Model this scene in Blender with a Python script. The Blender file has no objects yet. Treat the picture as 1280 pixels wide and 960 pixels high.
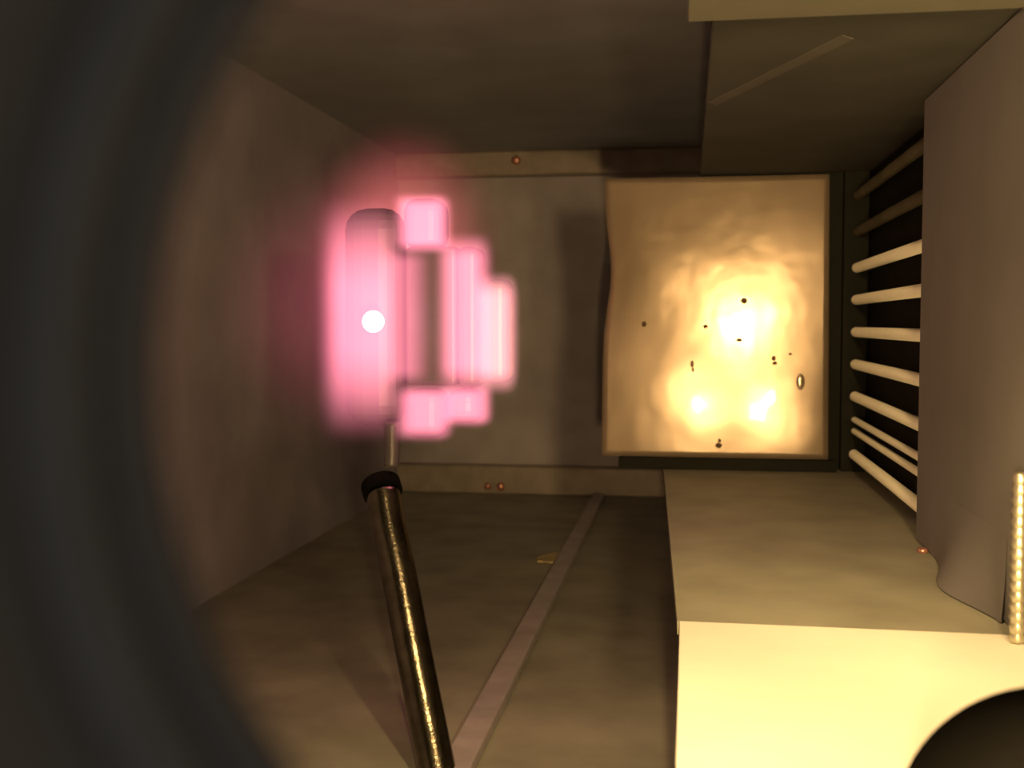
import bpy, bmesh, math, random
from mathutils import Vector, Matrix

random.seed(7)
scene = bpy.context.scene
C = scene.collection

# ---------------------------------------------------------------- camera
cam_data = bpy.data.cameras.new('camera')
cam = bpy.data.objects.new('camera', cam_data)
C.objects.link(cam)
cam_data.sensor_width = 36.0
cam_data.lens = 36.0 * 1400 / 1280
cam_data.clip_start = 0.005
cam_data.clip_end = 20
cam.location = (0, 0, 0)
cam.rotation_euler = (math.radians(90 - 3.0665), 0, math.radians(8.918))
cam_data.dof.use_dof = True
cam_data.dof.focus_distance = 1.2
cam_data.dof.aperture_fstop = 39.4 / 1000 / 0.0050
scene.camera = cam

# ---------------------------------------------------------------- world, exposure
world = bpy.data.worlds.new('room_outside')
scene.world = world
world.use_nodes = True
world.node_tree.nodes['Background'].inputs[0].default_value = (0.96, 0.90, 0.80, 1)
world.node_tree.nodes['Background'].inputs[1].default_value = 0.72
vs = scene.view_settings
vs.view_transform = 'Standard'
vs.look = 'None'
vs.gamma = 1
vs.use_curve_mapping = False
vs.exposure = 0.0

LAMP_COLOR = (1.0, 0.66, 0.28)
FILAMENT_STRENGTH = 1500.0
ADDED_BEAM_POWER = 19.5

# ---------------------------------------------------------------- materials
def mat(name, col, rough=0.6, metal=0.0, var=0.25, scale=14.0, bump=0.15, spec=0.4, col2=None, bscale=None):
    m = bpy.data.materials.new(name)
    m.use_nodes = True
    nt = m.node_tree
    b = nt.nodes['Principled BSDF']
    tc = nt.nodes.new('ShaderNodeTexCoord')
    n = nt.nodes.new('ShaderNodeTexNoise')
    n.inputs['Scale'].default_value = scale
    n.inputs['Detail'].default_value = 6
    nt.links.new(tc.outputs['Object'], n.inputs['Vector'])
    r = nt.nodes.new('ShaderNodeValToRGB')
    r.color_ramp.elements[0].position = 0.3
    r.color_ramp.elements[1].position = 0.7
    lo = col2 if col2 else tuple(c * (1 - var) for c in col)
    r.color_ramp.elements[0].color = (*lo, 1)
    r.color_ramp.elements[1].color = (*col, 1)
    nt.links.new(n.outputs['Fac'], r.inputs['Fac'])
    nt.links.new(r.outputs['Color'], b.inputs['Base Color'])
    b.inputs['Roughness'].default_value = rough
    b.inputs['Metallic'].default_value = metal
    b.inputs['Specular IOR Level'].default_value = spec
    if bump:
        n2 = nt.nodes.new('ShaderNodeTexNoise')
        n2.inputs['Scale'].default_value = bscale or scale * 5
        n2.inputs['Detail'].default_value = 4
        nt.links.new(tc.outputs['Object'], n2.inputs['Vector'])
        bp = nt.nodes.new('ShaderNodeBump')
        bp.inputs['Strength'].default_value = bump
        bp.inputs['Distance'].default_value = 0.004
        nt.links.new(n2.outputs['Fac'], bp.inputs['Height'])
        nt.links.new(bp.outputs['Normal'], b.inputs['Normal'])
    return m

def emit(name, col, strength):
    m = bpy.data.materials.new(name)
    m.use_nodes = True
    nt = m.node_tree
    nt.nodes.clear()
    e = nt.nodes.new('ShaderNodeEmission')
    e.inputs[0].default_value = (*col, 1)
    e.inputs[1].default_value = strength
    o = nt.nodes.new('ShaderNodeOutputMaterial')
    nt.links.new(e.outputs[0], o.inputs['Surface'])
    return m

def plasma_mat(name, col, strength, soft, power=1.0):
    """Glowing gas: emission density that is full inside and falls off towards the faces of the unit domain."""
    m = bpy.data.materials.new(name)
    m.use_nodes = True
    nt = m.node_tree
    nt.nodes.clear()
    tc = nt.nodes.new('ShaderNodeTexCoord')
    sx = nt.nodes.new('ShaderNodeSeparateXYZ')
    nt.links.new(tc.outputs['Object'], sx.inputs[0])
    prod = None
    for i in range(3):
        a = nt.nodes.new('ShaderNodeMath'); a.operation = 'ABSOLUTE'
        nt.links.new(sx.outputs[i], a.inputs[0])
        mr = nt.nodes.new('ShaderNodeMapRange'); mr.interpolation_type = 'SMOOTHSTEP'
        mr.inputs['From Min'].default_value = 1.0
        mr.inputs['From Max'].default_value = 1.0 - soft[i]
        nt.links.new(a.outputs[0], mr.inputs['Value'])
        if prod is None:
            prod = mr.outputs['Result']
        else:
            mu = nt.nodes.new('ShaderNodeMath'); mu.operation = 'MULTIPLY'
            nt.links.new(prod, mu.inputs[0]); nt.links.new(mr.outputs['Result'], mu.inputs[1])
            prod = mu.outputs[0]
    st = nt.nodes.new('ShaderNodeMath'); st.operation = 'MULTIPLY'
    st.inputs[1].default_value = strength
    nt.links.new(prod, st.inputs[0])
    e = nt.nodes.new('ShaderNodeEmission')
    e.inputs[0].default_value = (*col, 1)
    nt.links.new(st.outputs[0], e.inputs[1])
    o = nt.nodes.new('ShaderNodeOutputMaterial')
    nt.links.new(e.outputs[0], o.inputs['Volume'])
    return m

def halo_mat(name, col, strength):
    """Thin gas: spherical fall-off inside a unit ball."""
    m = bpy.data.materials.new(name)
    m.use_nodes = True
    nt = m.node_tree
    nt.nodes.clear()
    tc = nt.nodes.new('ShaderNodeTexCoord')
    ln = nt.nodes.new('ShaderNodeVectorMath'); ln.operation = 'LENGTH'
    nt.links.new(tc.outputs['Object'], ln.inputs[0])
    mr = nt.nodes.new('ShaderNodeMapRange'); mr.interpolation_type = 'SMOOTHERSTEP'
    mr.inputs['From Min'].default_value = 1.0
    mr.inputs['From Max'].default_value = 0.0
    nt.links.new(ln.outputs['Value'], mr.inputs['Value'])
    st = nt.nodes.new('ShaderNodeMath'); st.operation = 'MULTIPLY'
    st.inputs[1].default_value = strength
    nt.links.new(mr.outputs['Result'], st.inputs[0])
    e = nt.nodes.new('ShaderNodeEmission')
    e.inputs[0].default_value = (*col, 1)
    nt.links.new(st.outputs[0], e.inputs[1])
    o = nt.nodes.new('ShaderNodeOutputMaterial')
    nt.links.new(e.outputs[0], o.inputs['Volume'])
    return m

M = {
    'wall': mat('dull_steel_wall', (0.46, 0.42, 0.46), 0.62, 0.0, 0.3, 6, 0.1),
    'wall_side': mat('dull_steel_side', (0.48, 0.45, 0.54), 0.62, 0.0, 0.25, 6, 0.1),
    'floor': mat('coated_floor', (0.40, 0.39, 0.32), 0.6, 0.0, 0.35, 9, 0.12),
    'ceiling': mat('dark_ceiling', (0.39, 0.41, 0.45), 0.7, 0.0, 0.2, 7, 0.1),
    'rail': mat('rail_steel', (0.36, 0.31, 0.27), 0.45, 0.3, 0.3, 20, 0.1),
    'strip': mat('mauve_strip', (0.52, 0.47, 0.50), 0.5, 0.0, 0.3, 20, 0.1),
    'port': mat('blackened_port', (0.055, 0.053, 0.05), 0.6, 0.0, 0.15, 40, 0.05),
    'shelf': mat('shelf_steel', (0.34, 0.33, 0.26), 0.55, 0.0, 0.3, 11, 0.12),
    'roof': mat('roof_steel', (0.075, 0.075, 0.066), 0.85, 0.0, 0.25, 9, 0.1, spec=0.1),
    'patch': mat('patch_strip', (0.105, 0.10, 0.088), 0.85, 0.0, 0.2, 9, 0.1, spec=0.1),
    'sheet': mat('pale_sheet', (0.86, 0.83, 0.74), 0.8, 0.0, 0.06, 12, 0.1),
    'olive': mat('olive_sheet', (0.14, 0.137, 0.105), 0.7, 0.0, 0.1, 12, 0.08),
    'panel': mat('mauve_grey_panel', (0.19, 0.18, 0.185), 0.6, 0.0, 0.2, 8, 0.06),
    'post': mat('dark_post', (0.014, 0.014, 0.011), 0.85, 0.0, 0.2, 20, 0.05, spec=0.08),
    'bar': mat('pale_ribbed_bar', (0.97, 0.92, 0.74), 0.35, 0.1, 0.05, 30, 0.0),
    'darker_bar': mat('dark_brown_bar', (0.10, 0.085, 0.055), 0.4, 0.25, 0.5, 9, 0.0),
    'rod': mat('dark_polished_rod', (0.22, 0.195, 0.145), 0.22, 1.0, 0.5, 50, 0.12),
    'electrode': mat('electrode_metal', (0.10, 0.09, 0.09), 0.45, 0.3, 0.15, 20, 0.05),
    'bolt': mat('coppery_bolt', (0.80, 0.40, 0.30), 0.3, 0.8, 0.1, 40, 0),
    'black': mat('matt_black', (0.006, 0.0058, 0.005), 0.9, 0.0, 0.2, 20, 0.03, spec=0.03),
    'speck': mat('burnt_speck', (0.09, 0.05, 0.022), 0.8, 0.0, 0.3, 60, 0),
    'flake': mat('olive_flake', (0.55, 0.45, 0.22), 0.5, 0.0, 0.3, 60, 0.1),
    'thread': mat('bright_thread', (0.60, 0.56, 0.42), 0.35, 0.9, 0.1, 40, 0),
    'lamp': mat('lamp_shell', (0.03, 0.028, 0.025), 0.8, 0.0, 0.1, 20, 0, spec=0.1),
}

# target plate: stained metal sheet, a broad satin lobe under a sharper glossy film
def plate_material():
    m = bpy.data.materials.new('stained_plate')
    m.use_nodes = True
    nt = m.node_tree
    b = nt.nodes['Principled BSDF']
    tc = nt.nodes.new('ShaderNodeTexCoord')
    n = nt.nodes.new('ShaderNodeTexNoise'); n.inputs['Scale'].default_value = 7; n.inputs['Detail'].default_value = 8
    nt.links.new(tc.outputs['Object'], n.inputs['Vector'])
    r = nt.nodes.new('ShaderNodeValToRGB')
    r.color_ramp.elements[0].position = 0.32; r.color_ramp.elements[0].color = (0.21, 0.16, 0.115, 1)
    r.color_ramp.elements[1].position = 0.68; r.color_ramp.elements[1].color = (0.28, 0.215, 0.155, 1)
    nt.links.new(n.outputs['Fac'], r.inputs['Fac'])
    nt.links.new(r.outputs['Color'], b.inputs['Base Color'])
    b.inputs['Metallic'].default_value = 0.42
    b.inputs['Specular IOR Level'].default_value = 0.2
    b.inputs['Roughness'].default_value = 0.19
    b.inputs['Coat Weight'].default_value = 0.6
    b.inputs['Coat Roughness'].default_value = 0.04
    n2 = nt.nodes.new('ShaderNodeTexNoise'); n2.inputs['Scale'].default_value = 10; n2.inputs['Detail'].default_value = 2.5
    nt.links.new(tc.outputs['Object'], n2.inputs['Vector'])
    bp = nt.nodes.new('ShaderNodeBump'); bp.inputs['Strength'].default_value = 0.28; bp.inputs['Distance'].default_value = 0.004
    nt.links.new(n2.outputs['Fac'], bp.inputs['Height'])
    nt.links.new(bp.outputs['Normal'], b.inputs['Normal'])
    nt.links.new(bp.outputs['Normal'], b.inputs['Coat Normal'])
    return m
M['plate'] = plate_material()

# ---------------------------------------------------------------- mesh helpers
def obj(name, bm, m, parent=None, loc=(0, 0, 0), smooth=False):
    me = bpy.data.meshes.new(name)
    bmesh.ops.recalc_face_normals(bm, faces=bm.faces)
    bm.to_mesh(me); bm.free()
    if smooth:
        for p in me.polygons:
            p.use_smooth = True
    if m:
        me.materials.append(m)
    o = bpy.data.objects.new(name, me)
    C.objects.link(o)
    o.location = loc
    if parent:
        o.parent = parent
    return o

def empty(name, loc):
    o = bpy.data.objects.new(name, None)
    C.objects.link(o)
    o.location = loc
    o.empty_display_size = 0.02
    return o

def tag(o, label=None, cat=None, group=None, kind=None):
    if label: o['label'] = label
    if cat: o['category'] = cat
    if group: o['group'] = group
    if kind: o['kind'] = kind
    return o

def box(x0, x1, y0, y1, z0, z1, bev=0.0, seg=2):
    bm = bmesh.new()
    bmesh.ops.create_cube(bm, size=1, matrix=Matrix.Translation(((x0 + x1) / 2, (y0 + y1) / 2, (z0 + z1) / 2)) @ Matrix.Diagonal((x1 - x0, y1 - y0, z1 - z0, 1)))
    if bev:
        bmesh.ops.bevel(bm, geom=bm.edges[:] , offset=bev, segments=seg, affect='EDGES', profile=0.5)
    return bm

def lathe(profile, n=48, axis='Z', bm=None, mtx=None):
    """profile: list of (radius, height); closed by caps where the radius is 0."""
    bm = bm or bmesh.new()
    rings = []
    for r, h in profile:
        if r < 1e-6:
            ring = [bm.verts.new((0, 0, h))]
        else:
            ring = [bm.verts.new((r * math.cos(2 * math.pi * k / n), r * math.sin(2 * math.pi * k / n), h)) for k in range(n)]
        rings.append(ring)
    for a, b in zip(rings, rings[1:]):
        for k in range(n):
            k2 = (k + 1) % n
            if len(a) == 1 and len(b) == 1: continue
            if len(a) == 1: bm.faces.new((a[0], b[k], b[k2]))
            elif len(b) == 1: bm.faces.new((a[k], a[k2], b[0]))
            else: bm.faces.new((a[k], a[k2], b[k2], b[k]))
    R = {'Z': Matrix.Identity(4), 'X': Matrix.Rotation(math.pi / 2, 4, 'Y'), 'Y': Matrix.Rotation(-math.pi / 2, 4, 'X')}[axis]
    bmesh.ops.transform(bm, matrix=(mtx or Matrix.Identity(4)) @ R, verts=bm.verts)
    return bm

def tube(points, radii, n=20, bm=None):
    bm = bm or bmesh.new()
    pts = [Vector(p) for p in points]
    rings = []
    for i, p in enumerate(pts):
        t = (pts[min(i + 1, len(pts) - 1)] - pts[max(i - 1, 0)]).normalized()
        a = t.cross(Vector((0.13, 1, 0.07))).normalized()
        b = t.cross(a).normalized()
        rings.append([bm.verts.new(p + radii[i] * (math.cos(2 * math.pi * k / n) * a + math.sin(2 * math.pi * k / n) * b)) for k in range(n)])
    for A, B in zip(rings, rings[1:]):
        for k in range(n):
            bm.faces.new((A[k], A[(k + 1) % n], B[(k + 1) % n], B[k]))
    bm.faces.new(rings[0]); bm.faces.new(list(reversed(rings[-1])))
    return bm

def spline(pts, n=10):
    out = []
    P = [Vector(p) for p in pts]
    P = [P[0] * 2 - P[1]] + P + [P[-1] * 2 - P[-2]]
    for i in range(1, len(P) - 2):
        for k in range(n):
            t = k / n
            out.append(0.5 * ((2 * P[i]) + (P[i + 1] - P[i - 1]) * t + (2 * P[i - 1] - 5 * P[i] + 4 * P[i + 1] - P[i + 2]) * t * t + (3 * P[i] - P[i - 1] - 3 * P[i + 1] + P[i + 2]) * t ** 3))
    out.append(P[-2])
    return out

# ---------------------------------------------------------------- the setting: vacuum chamber
XL, XR, YF, YB, ZF, ZC = -0.89, 0.62, 0.10, 3.40, -0.52, 0.52
T = 0.03
tag(obj('floor', box(XL - T, XR + T, YF, YB + T, ZF - T, ZF), M['floor']), 'dim brown chamber floor below the electrode', kind='structure')
tag(obj('ceiling', box(XL - T, XR + T, YF, YB + T, ZC, ZC + T), M['ceiling']), 'dark chamber ceiling at the top', kind='structure')
tag(obj('wall_back', box(XL, XR, YB, YB + T, ZF, ZC), M['wall']), 'dark brown back wall behind the electrode', kind='structure')
tag(obj('wall_left', box(XL - T, XL, YF, YB + T, ZF, ZC), M['wall_side']), 'dim purplish left chamber wall', kind='structure')
tag(obj('wall_right', box(XR, XR + T, YF, YB + T, ZF, ZC), M['wall']), 'right chamber wall behind the barred rack', kind='structure')
tag(obj('trim_1', box(XL, XR, YB - 0.05, YB, ZF, ZF + 0.088, 0.006), M['rail']), 'brown ledge along the foot of the back wall', kind='structure')
tag(obj('trim_2', box(XL, XR, YB - 0.05, YB, ZC - 0.075, ZC, 0.006), M['rail']), 'brown ledge along the top of the back wall', kind='structure')

# front wall with the round viewport and its stepped tube (the camera looks through it)
PX, PZ, PR = 0.0083, -0.0054, 0.0577
bm = bmesh.new()
n = 96
inner = [bm.verts.new((PX + (PR + 0.012) * math.cos(2 * math.pi * k / n), 0, PZ + (PR + 0.012) * math.sin(2 * math.pi * k / n))) for k in range(n)]
outer = []
for k in range(n):
    a = 2 * math.pi * k / n
    c, s = math.cos(a), math.sin(a)
    tx = ((XR + T - PX) if c > 0 else (PX - XL + T)) / max(abs(c), 1e-6)
    tz = ((ZC + T - PZ) if s > 0 else (PZ - ZF + T)) / max(abs(s), 1e-6)
    t = min(tx, tz)
    outer.append(bm.verts.new((PX + t * c, 0, PZ + t * s)))
for k in range(n):
    bm.faces.new((inner[k], inner[(k + 1) % n], outer[(k + 1) % n], outer[k]))
ex = bmesh.ops.extrude_face_region(bm, geom=bm.faces[:])
bmesh.ops.translate(bm, vec=(0, -0.012, 0), verts=[v for v in ex['geom'] if isinstance(v, bmesh.types.BMVert)])
tag(obj('wall_front', bm, M['port'], loc=(0, 0.098, 0)), 'front chamber wall around the round viewport', kind='structure')

prof = [(PR + 0.0115, 0.086), (PR + 0.0115, 0.0995), (PR + 0.002, 0.1005), (PR, 0.0995), (PR + 0.0005, 0.0945), (PR + 0.004, 0.094), (PR + 0.0044, 0.0905),
        (PR + 0.0015, 0.090), (PR + 0.0018, 0.0865), (PR + 0.006, 0.086), (PR + 0.0065, 0.06), (PR + 0.0115, 0.06), (PR + 0.0115, 0.086)]
bm = lathe(prof, 128, 'Y', mtx=Matrix.Translation((PX, 0, PZ)))
tag(obj('viewport_flange', bm, M['port'], smooth=False), 'blurred black round viewport rim curving down the left side', 'viewport')

# ---------------------------------------------------------------- the open box on the right
SH = -0.2559
RF = 0.262
bs = empty('box_floor', (0.13, 1.49, SH - 0.012))
tag(bs, 'brown metal shelf under the upright plate', 'shelf')
bm = box(-0.172, 0.19, -0.525, 0.55, 0, 0.012)
for v in bm.verts:
    if v.co.x < 0 and v.co.y < 0:
        v.co.x = -0.137
obj('slab', bm, M['shelf'], bs)
for lx in (0.12, 0.17):
    for ly in (-0.35, 0.45):
        obj('leg', box(lx - 0.012, lx + 0.012, ly - 0.012, ly + 0.012, ZF - (SH - 0.012), 0.0), M['post'], bs)

rf = empty('box_roof', (0.16, 1.49, RF))
tag(rf, 'dark metal roof panel above the upright plate', 'roof panel')
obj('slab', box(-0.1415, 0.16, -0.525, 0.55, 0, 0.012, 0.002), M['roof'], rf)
for ly in (-0.4, 0.45):
    obj('hanger', box(0.08, 0.1, ly - 0.01, ly + 0.01, 0.012, ZC - RF), M['post'], rf)
# slanting strip across the roof panel
bm = bmesh.new()
bm.faces.new([bm.verts.new(p) for p in ((-0.139, -0.13, -0.001), (-0.128, -0.115, -0.001), (-0.012, -0.41, -0.001), (-0.024, -0.425, -0.001))])
ex = bmesh.ops.extrude_face_region(bm, geom=bm.faces[:])
bmesh.ops.translate(bm, vec=(0, 0, 0.0012), verts=[v for v in ex['geom'] if isinstance(v, bmesh.types.BMVert)])
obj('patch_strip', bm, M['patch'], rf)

def wavy_sheet(x0, x1, y0, y1, th, wob, m, name, loc, seed):
    rnd = random.Random(seed)
    bm = bmesh.new()
    nx, ny = 24, 20
    ph = [rnd.uniform(0, 6.28) for _ in range(4)]
    def zz(x, y):
        return wob * (math.sin(11 * x + ph[0]) * 0.5 + math.sin(17 * y + ph[1] + 5 * x) * 0.5)
    top = [[bm.verts.new((x0 + (x1 - x0) * i / nx, y0 + (y1 - y0) * j / ny, th + wob + zz(x0 + (x1 - x0) * i / nx, y0 + (y1 - y0) * j / ny))) for j in range(ny + 1)] for i in range(nx + 1)]
    bot = [[bm.verts.new((v.co.x, v.co.y, v.co.z - th)) for v in row] for row in top]
    for i in range(nx):
        for j in range(ny):
            bm.faces.new((top[i][j], top[i + 1][j], top[i + 1][j + 1], top[i][j + 1]))
            bm.faces.new((bot[i][j], bot[i][j + 1], bot[i + 1][j + 1], bot[i + 1][j]))
    for i in range(nx):
        bm.faces.new((top[i][0], bot[i][0], bot[i + 1][0], top[i + 1][0]))
        bm.faces.new((top[i][ny], top[i + 1][ny], bot[i + 1][ny], bot[i][ny]))
    for j in range(ny):
        bm.faces.new((top[0][j], top[0][j + 1], bot[0][j + 1], bot[0][j]))
        bm.faces.new((top[nx][j], bot[nx][j], bot[nx][j + 1], top[nx][j + 1]))
    return obj(name, bm, m, loc=loc, smooth=False)

sb = empty('front_ledge', (0.16, 0.8, SH - 0.014))
tag(sb, 'ledge carrying the bright pale sheet', 'ledge')
obj('slab', box(-0.155, 0.2, -0.185, 0.162, 0, 0.0125, 0.002), M['shelf'], sb)
for lx in (-0.05, 0.12):
    obj('leg', box(lx - 0.012, lx + 0.012, 0.05, 0.074, ZF - (SH - 0.014), 0), M['post'], sb)
tag(wavy_sheet(-0.0047, 0.35, 0.617, 0.962, 0.0012, 0.0004, M['sheet'], 'pale_sheet', (0, 0, SH - 0.0013), 3),
    'brightly lit pale yellow sheet lying in the lower right', 'sheet')
cs = empty('ceiling_sheet', (0.13, 0.78, 0.2514))
tag(cs, 'dim olive pale sheet overhead at the top right edge', 'sheet')
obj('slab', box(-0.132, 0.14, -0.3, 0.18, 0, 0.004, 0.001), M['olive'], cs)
for ly in (-0.2, 0.1):
    obj('hanger', box(0.05, 0.07, ly - 0.01, ly + 0.01, 0.004, ZC - 0.2514), M['post'], cs)

# upright plate, leaning back a little, its left edge buckled
LEAN = math.radians(2.0)
tp = empty('target_plate', (0.045, 1.99, -0.2345))
tp.rotation_euler = (-LEAN, 0, 0)
tag(tp, 'upright square metal plate with three glaring lamp reflections', 'plate')
bm = bmesh.new()
nx, nz = 40, 48
H = 0.4925
def plate_pt(i, j, back):
    s, t = i / nx, j / nz
    left = -0.1955 + 0.0125 * math.exp(-((t - 0.66) / 0.16) ** 2) + 0.003 * t
    right = 0.1965 - 0.003 * t
    x = left + (right - left) * s
    y = 0.002 * math.exp(-(s / 0.12) ** 2) * math.exp(-((t - 0.66) / 0.2) ** 2) + 0.0012 * math.sin(5 * s + 2) * math.sin(4.2 * t + 1)
    return (x, y + (0.0012 if back else 0), t * H)
F = [[bm.verts.new(plate_pt(i, j, False)) for j in range(nz + 1)] for i in range(nx + 1)]
B = [[bm.verts.new(plate_pt(i, j, True)) for j in range(nz + 1)] for i in range(nx + 1)]
for i in range(nx):
    for j in range(nz):
        bm.faces.new((F[i][j], F[i + 1][j], F[i + 1][j + 1], F[i][j + 1]))
        bm.faces.new((B[i][j], B[i][j + 1], B[i + 1][j + 1], B[i + 1][j]))
for i in range(nx):
    bm.faces.new((F[i][0], B[i][0], B[i + 1][0], F[i + 1][0])); bm.faces.new((F[i][nz], F[i + 1][nz], B[i + 1][nz], B[i][nz]))
for j in range(nz):
    bm.faces.new((F[0][j], F[0][j + 1], B[0][j + 1], B[0][j])); bm.faces.new((F[nx][j], B[nx][j], B[nx][j + 1], F[nx][j + 1]))
obj('sheet_metal', bm, M['plate'], tp, smooth=True)
obj('foot_rail', box(-0.165, 0.21, -0.006, 0.014, -0.0214, -0.001, 0.002), M['post'], tp)
# pits and burnt specks
for (x, z, rx, rz) in ((0.0963, 0.0405, .0055, .0055), (0.0888, -0.028, .0055, .003), (0.148, -0.0595, .004, .004), (0.1495, -0.068, .004, .003),
                       (0.0076, -0.070, .0028, .006), (0.009, -0.080, .002, .004), (0.0548, -0.2128, .0055, .005), (0.0306, -0.0042, .004, .004), (-0.077, 0.0, .004, .005),
                       (0.056, -0.204, .003, .003), (0.176, -0.052, .003, .002)):
    bm = lathe([(0, -0.001), (0.7, -0.0008), (1, 0), (0, 0)], 14, 'Y')
    bmesh.ops.transform(bm, matrix=Matrix.Diagonal((rx, 1, rz, 1)), verts=bm.verts)
    s = (x - 0.045 + 0.1955) / 0.392; t = (z + 0.2345) / H
    obj('burn_speck', bm, M['speck'], tp, loc=(x - 0.045, 0.0012 * math.sin(5 * s + 2) * math.sin(4.2 * t + 1) - 0.0002, z + 0.2345), smooth=True)
bm = lathe([(0, -0.0016), (0.5, -0.0013), (0.85, -0.0005), (1, 0), (0, 0)], 20, 'Y')
bmesh.ops.transform(bm, matrix=Matrix.Diagonal((.008, 1, .016, 1)), verts=bm.verts)
obj('blister', bm, M['plate'], tp, loc=(0.1934 - 0.045, 0.0005, -0.1 + 0.2345), smooth=True)

# rack of polished bars running into the depth
rk = empty('bar_rack', (0.2754, 1.70, SH))
tag(rk, 'rack of polished horizontal bars fanning beside the plate', 'rack')
obj('post', box(-0.012, 0.03, 0.30, 0.318, 0, RF - SH, 0.002), M['post'], rk)
obj('post', box(0.018, 0.031, -0.338, -0.32, 0, RF - SH, 0.002), M['post'], rk)
obj('added_dark_panel', box(-0.062, 0.038, 0.322, 0.330, 0, RF - SH), M['post'], rk)  # dark panel added to blacken the gap right of the plate
obj('backing', box(0.032, 0.038, -0.338, 0.318, 0.002, RF - SH - 0.002), M['post'], rk)
bar_mesh = None
for z, tilt in ((0.219, .0), (0.157, .0), (0.096, .0), (0.0413, .0), (-0.0138, 0), (-0.069, 0), (-0.1243, 0), (-0.1645, 0), (-0.184, 0), (-0.2244, 0)):
    r = 0.0085
    if bar_mesh is None:
        prof = [(0, -0.33), (r * .6, -0.33)]
        for q in range(52):                                    # fine ribs along the whole bar, added to catch more lamp light
            h = -0.327 + 0.012 * q
            prof += [(r, h + 0.004), (r * 0.62, h + 0.010)]
        prof += [(r * .6, 0.302), (0, 0.302)]
        b = obj('bar', lathe(prof, 14, 'Y'), M['bar'], rk, smooth=False)
        bar_mesh = b.data
    else:
        b = bpy.data.objects.new('bar', bar_mesh); C.objects.link(b); b.parent = rk
    b.location = (0.009, 0, z - SH)
    if z > 0.12:                                               # the two uppermost bars take a darker, browner material
        b.material_slots[0].link = 'OBJECT'; b.material_slots[0].material = M['darker_bar']
    if z in (-0.1645, -0.184):
        b.scale = (0.62, 1, 0.62)

# near side panel with its inward bent foot
sp = empty('side_panel', (0.2754, 1.19, SH))
tag(sp, 'mauve grey upright side panel along the right edge', 'panel')
bm = bmesh.new()
outline = [(-0.250, 0.003), (-0.250, 0.490), (-0.225, 0.515), (0.185, 0.515), (0.185, 0.001)]
fv = [bm.verts.new((-0.006, y, z)) for y, z in outline]
bm.faces.new(fv)
ex = bmesh.ops.extrude_face_region(bm, geom=bm.faces[:])
bmesh.ops.translate(bm, vec=(0.005, 0, 0), verts=[v for v in ex['geom'] if isinstance(v, bmesh.types.BMVert)])
obj('face_plate', bm, M['panel'], sp)
bm = bmesh.new()
rows = []
for k in range(25):
    y = -0.194 + 0.378 * k / 24
    d = 0.027 * math.exp(-((y + 0.07) / 0.085) ** 2)
    rows.append([bm.verts.new((-0.0063 - d * (1 - h) ** 2, y, 0.0015 + 0.075 * h)) for h in (0, 0.2, 0.4, 0.6, 0.8, 1.0)])
for A, B in zip(rows, rows[1:]):
    for i in range(5):
        bm.faces.new((A[i], B[i], B[i + 1], A[i + 1]))
obj('flared_foot', bm, M['panel'], sp, smooth=True)

# threaded rod at the mouth of the box
tr = empty('threaded_rod', (0.2618, 0.936, SH + 0.0008))
tag(tr, 'bright threaded rod at the far right edge of the view', 'rod')
prof = [(0, 0.0)]
z = 0.0
while z < 0.135:
    prof += [(0.0052, z + 0.001), (0.0066, z + 0.0042), (0.0052, z + 0.0074)]
    z += 0.0085
prof += [(0.0052, z + 0.001), (0, z + 0.002)]
obj('shank', lathe(prof, 16), M['thread'], tr, smooth=True)

tag(obj('corner_screw', lathe([(0, 0), (0.006, 0), (0.006, 0.003), (0.004, 0.005), (0, 0.0055)], 16), M['bolt'], loc=(0.262, 1.30, SH + 0.0005), smooth=True),
    'tiny coppery screw head on the shelf beside the side panel', 'screw')

# ---------------------------------------------------------------- glowing electrode
ES = 0.84375                                # size of the electrode drawing below, in metres per unit
EX, EY, EZ = -0.4727 * ES, 1.60 * ES, 0.0075 * ES
el = empty('discharge_electrode', (EX, EY, EZ - 0.172 * ES))
el.scale = (ES, ES, ES)
tag(el, 'stepped electrode glowing bright pink in the plasma', 'electrode')
ZO = 0.172
def block(name, x0, x1, z0, z1, bev=0.012, y0=0.045, y1=0.115):
    return obj(name, box(x0, x1, y0, y1, z0, z1, bev, 4), M['electrode'], el, loc=(0, 0, ZO))
block('base_disc', -0.050, 0.044, -0.166, 0.170, 0.034)
block('neck', 0.052, 0.130, -0.100, 0.108, 0.006)
block('collar_ring', 0.130, 0.164, -0.104, 0.108, 0.012)
block('nose', 0.172, 0.208, -0.098, 0.060, 0.014)
block('upper_lug', 0.046, 0.108, 0.106, 0.182, 0.02)
block('lower_lug', 0.046, 0.108, -0.182, -0.106, 0.02)
block('lower_lug', 0.112, 0.164, -0.158, -0.106, 0.02)

def rounded_domain(sub=3, p=4.0):
    """A unit super-ellipsoid, nearly a rounded box."""
    bm = bmesh.new()
    bmesh.ops.create_cube(bm, size=2)
    bmesh.ops.subdivide_edges(bm, edges=bm.edges[:], cuts=9, use_grid_fill=True)
    for v in bm.verts:
        c = v.co
        l = (abs(c.x) ** p + abs(c.y) ** p + abs(c.z) ** p) ** (1 / p)
        v.co = c / l
    return bm

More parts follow.
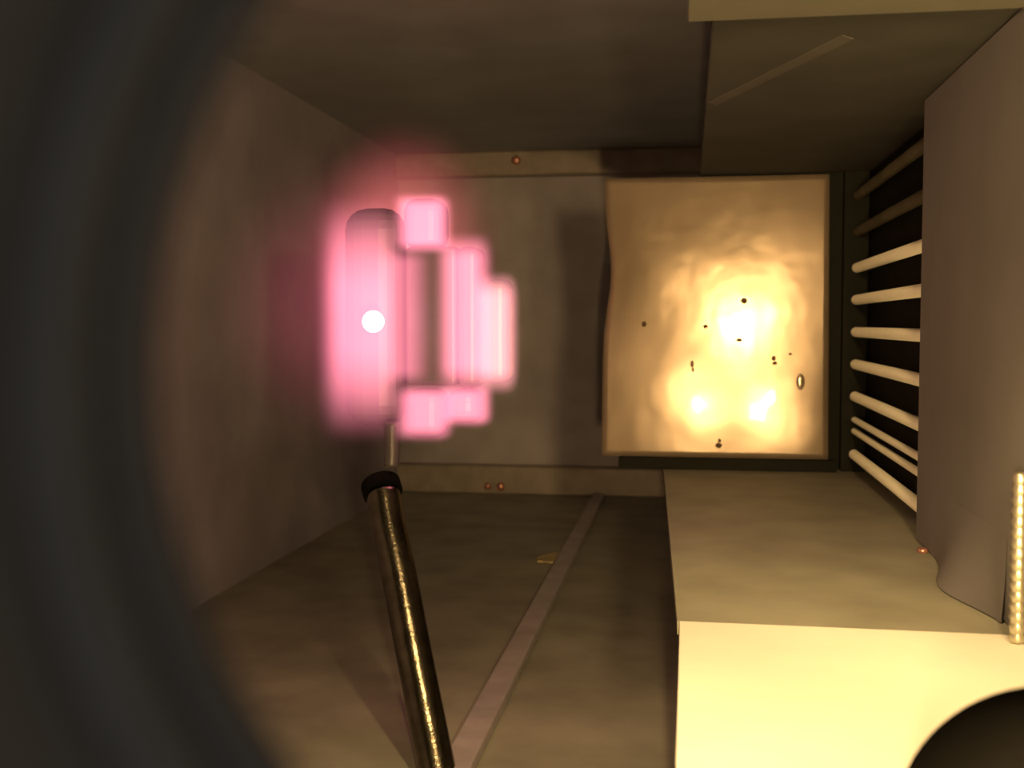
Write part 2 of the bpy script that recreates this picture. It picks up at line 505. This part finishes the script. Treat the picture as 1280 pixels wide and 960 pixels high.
def plasma(name, x0, x1, y0, y1, z0, z1, col, strength, soft, p=8.0):
    o = obj(name, rounded_domain(3, p), plasma_mat('gas_' + name, col, strength / ES, soft), el,
            loc=((x0 + x1) / 2, (y0 + y1) / 2, ZO + (z0 + z1) / 2), smooth=True)
    o.scale = ((x1 - x0) / 2, (y1 - y0) / 2, (z1 - z0) / 2)
    return o
PK = (1.0, 0.25, 0.36)
Y0, Y1 = -0.055, 0.044
plasma('disc_glow', -0.068, 0.062, Y0, Y1, -0.188, 0.190, PK, 22, (0.62, 0.5, 0.85), 10)
plasma('upper_lug_glow', 0.048, 0.136, Y0, Y1, 0.092, 0.184, PK, 23, (0.5, 0.5, 0.5), 6)
plasma('lower_lug_glow', 0.048, 0.138, Y0, Y1, -0.182, -0.090, PK, 19, (0.5, 0.5, 0.6), 6)
plasma('lower_lug_glow', 0.114, 0.196, Y0, Y1, -0.160, -0.090, PK, 20, (0.5, 0.5, 0.65), 4)
plasma('collar_glow', 0.108, 0.198, Y0, Y1, -0.110, 0.128, PK, 20, (0.7, 0.5, 0.4), 8)
plasma('nose_glow', 0.164, 0.234, Y0, Y1, -0.114, 0.072, (1.0, 0.35, 0.38), 21, (0.65, 0.5, 0.5), 4)
plasma('neck_glow', 0.010, 0.104, -0.02, Y1, -0.104, 0.110, PK, 16, (1.0, 0.5, 0.3))
def halo(x, y, z, sx, sy, sz, col, strength):
    o = obj('halo_glow', lathe([(math.sin(math.pi * k / 24), -math.cos(math.pi * k / 24)) for k in range(25)], 32), halo_mat('gas_halo', col, strength / ES), el, loc=(x, y, ZO + z), smooth=True)
    o.scale = (sx, sy, sz)
halo(-0.01, 0.27, 0.13, 0.20, 0.13, 0.24, (1.0, 0.20, 0.20), 4.5)
halo(-0.12, 0.24, 0.03, 0.26, 0.12, 0.30, (1.0, 0.16, 0.26), 1.25)
# white-hot pinhole on the side of the disc
obj('pinhole', lathe([(0.0155 * math.sin(math.pi * k / 12), -0.0155 * math.cos(math.pi * k / 12)) for k in range(13)], 24), emit('white_hot', (1, 0.93, 0.97), 4.0), el, loc=(0.032, -0.06, ZO - 0.004), smooth=True)
# stem from the electrode down to the support rod
obj('stem', tube(spline([(0.042, 0.0, 0.02), (0.042, 0.0, -0.02), (0.0415, -0.002, -0.046)], 6), [0.011] * 13, 16), M['electrode'], el, smooth=True)
# inclined support rod standing on the chamber floor
rod = empty('support_rod', (-0.284, 1.25, ZF))
tag(rod, 'dark slanting metal rod with a bright streak below the electrode', 'rod')
pts = spline([(-0.3759, 1.35, -0.2069), (-0.3636, 1.334, -0.252), (-0.3449, 1.312, -0.3065), (-0.3146, 1.272, -0.4017), (-0.2709, 1.213, -0.5286)], 8)
off = Vector((-0.284, 1.25, ZF))
obj('shaft', tube([p - off for p in pts], [0.0215] * len(pts), 28), M['rod'], rod, smooth=True)
obj('end_collar', tube([pts[0] - off + Vector((-.004, .006, .006)), pts[0] - off + Vector((0.002, -0.004, -0.004))], [0.025, 0.025], 28), M['black'], rod)

# ---------------------------------------------------------------- things on the chamber floor and ledges
tag(obj('floor_rail', box(-0.018, 0.018, 0, 2.25, 0, 0.018, 0.003), M['strip'], loc=(-0.258, 1.05, ZF)), 'low metal rail running along the chamber floor', 'rail')
bm = bmesh.new()
vs_ = [bm.verts.new(p) for p in ((-.03, -.03, 0.003), (.02, -.035, 0.002), (.04, .02, 0.012), (.0, .04, .008), (-.035, .01, .002))]
bm.faces.new(vs_)
ex = bmesh.ops.extrude_face_region(bm, geom=bm.faces[:])
bmesh.ops.translate(bm, vec=(0, 0, 0.004), verts=[v for v in ex['geom'] if isinstance(v, bmesh.types.BMVert)])
tag(obj('metal_flake', bm, M['flake'], loc=(-0.29, 2.42, ZF)), 'small bright flake lying on the floor beside the rail', 'flake')

def bolt(loc, r, label):
    o = obj('bolt', lathe([(0, -0.0001), (r, -0.0001), (r, 0.006), (r * .7, 0.011), (0, 0.012)], 16, 'Y', mtx=Matrix.Rotation(math.pi, 4, 'Z')), M['bolt'], loc=loc, smooth=True)
    tag(o, label, 'bolt')
bolt((-0.513, YB - 0.05, 0.49), 0.014, 'small reddish bolt on the ledge above the electrode')
bolt((-0.600, YB - 0.05, -0.495), 0.011, 'left one of two pink bolts on the lower ledge')
bolt((-0.560, YB - 0.05, -0.495), 0.013, 'right one of two pink bolts on the lower ledge')

# dark round housing near the camera, lower right
kn = empty('round_housing', (0.1595, 0.5, ZF))
tag(kn, 'black round housing cut off by the lower right corner', 'housing')
hz = -0.2238 - ZF
obj('drum', lathe([(0, -0.045), (0.040, -0.045), (0.060, -0.036), (0.0662, -0.012), (0.0662, 0.012), (0.060, 0.02), (0, 0.02)], 64, 'Y', mtx=Matrix.Translation((0.0, 0, hz))), M['black'], kn, smooth=True)
obj('stand_post', tube([(0, 0, 0), (0, 0, hz - 0.06)], [0.014, 0.014], 20), M['black'], kn, smooth=True)
obj('stand_foot', lathe([(0, 0), (0.06, 0), (0.06, 0.006), (0.02, 0.012), (0, 0.012)], 32), M['black'], kn)

# ---------------------------------------------------------------- three filament lamps on the front wall, outside the frame
def lamp(loc, direction, length, r, cup, label, gain=1.0):
    o = empty('filament_lamp', loc)
    tag(o, label, 'lamp', 'filament lamps on the front wall')
    d = Vector(direction).normalized()
    q = d.to_track_quat('Z', 'Y').to_matrix().to_4x4()
    prof = [(0, -length / 2)] + [(r * math.sin(math.pi / 2 * k / 4), -length / 2 + r - r * math.cos(math.pi / 2 * k / 4)) for k in range(1, 5)]
    prof += [(rr, -h) for rr, h in reversed(prof[1:])] + [(0, length / 2)]
    obj('filament', lathe(prof, 12, mtx=q), emit('hot_filament', LAMP_COLOR, FILAMENT_STRENGTH * gain), o, smooth=True)
    yb = 0.099 - loc[1]
    cr, cl = cup
    obj('added_light_hood', lathe([(0, yb + 0.0005), (cr * 0.7, yb + 0.0005), (cr, yb + 0.02), (cr, cl), (cr - 0.003, cl), (cr - 0.003, yb + 0.022), (cr * 0.68, yb + 0.004), (0, yb + 0.004)], 40, 'Y'), M['lamp'], o, smooth=True)  # unseen hood, added and shaped to block the lamp's sideways light
    obj('stem', tube([(0, yb + 0.002, 0), (0, -r * 0.5, 0)], [0.004, 0.004], 10), M['lamp'], o)
lamp((0.180, 0.15, 0.150), (0.68, 0, -0.73), 0.115, 0.010, (0.062, 0.12), 'upper one of the three lamps mirrored in the plate', 1.35)
lamp((0.012, 0.15, -0.138), (0.05, 0, 1), 0.056, 0.009, (0.034, 0.012), 'lower left one of the three lamps mirrored in the plate', 1.6)
lamp((0.300, 0.15, -0.145), (0.66, 0, 0.75), 0.105, 0.011, (0.060, 0.12), 'lower right one of the three lamps mirrored in the plate', 0.62)

# added unseen spot lamp above the frame, put in to brighten the pale sheet
dl = empty('added_downlight', (0.01, 0.55, 0.2514))
tag(dl, 'added unseen spot lamp brightening the pale sheet', 'lamp')
obj('added_shade', lathe([(0, -0.0005), (0.022, -0.0005), (0.034, -0.035), (0.032, -0.035), (0.020, -0.003), (0, -0.003)], 32), M['lamp'], dl, smooth=True)  # made-up housing around the added spot
sl = bpy.data.lights.new('added_beam', 'SPOT')
sl.color = LAMP_COLOR; sl.energy = ADDED_BEAM_POWER; sl.spot_size = math.radians(88); sl.spot_blend = 0.9; sl.shadow_soft_size = 0.012
slo = bpy.data.objects.new('added_beam', sl); C.objects.link(slo); slo.parent = dl; slo.location = (0, 0, -0.022)
slo.rotation_euler = (math.radians(30), 0, 0)
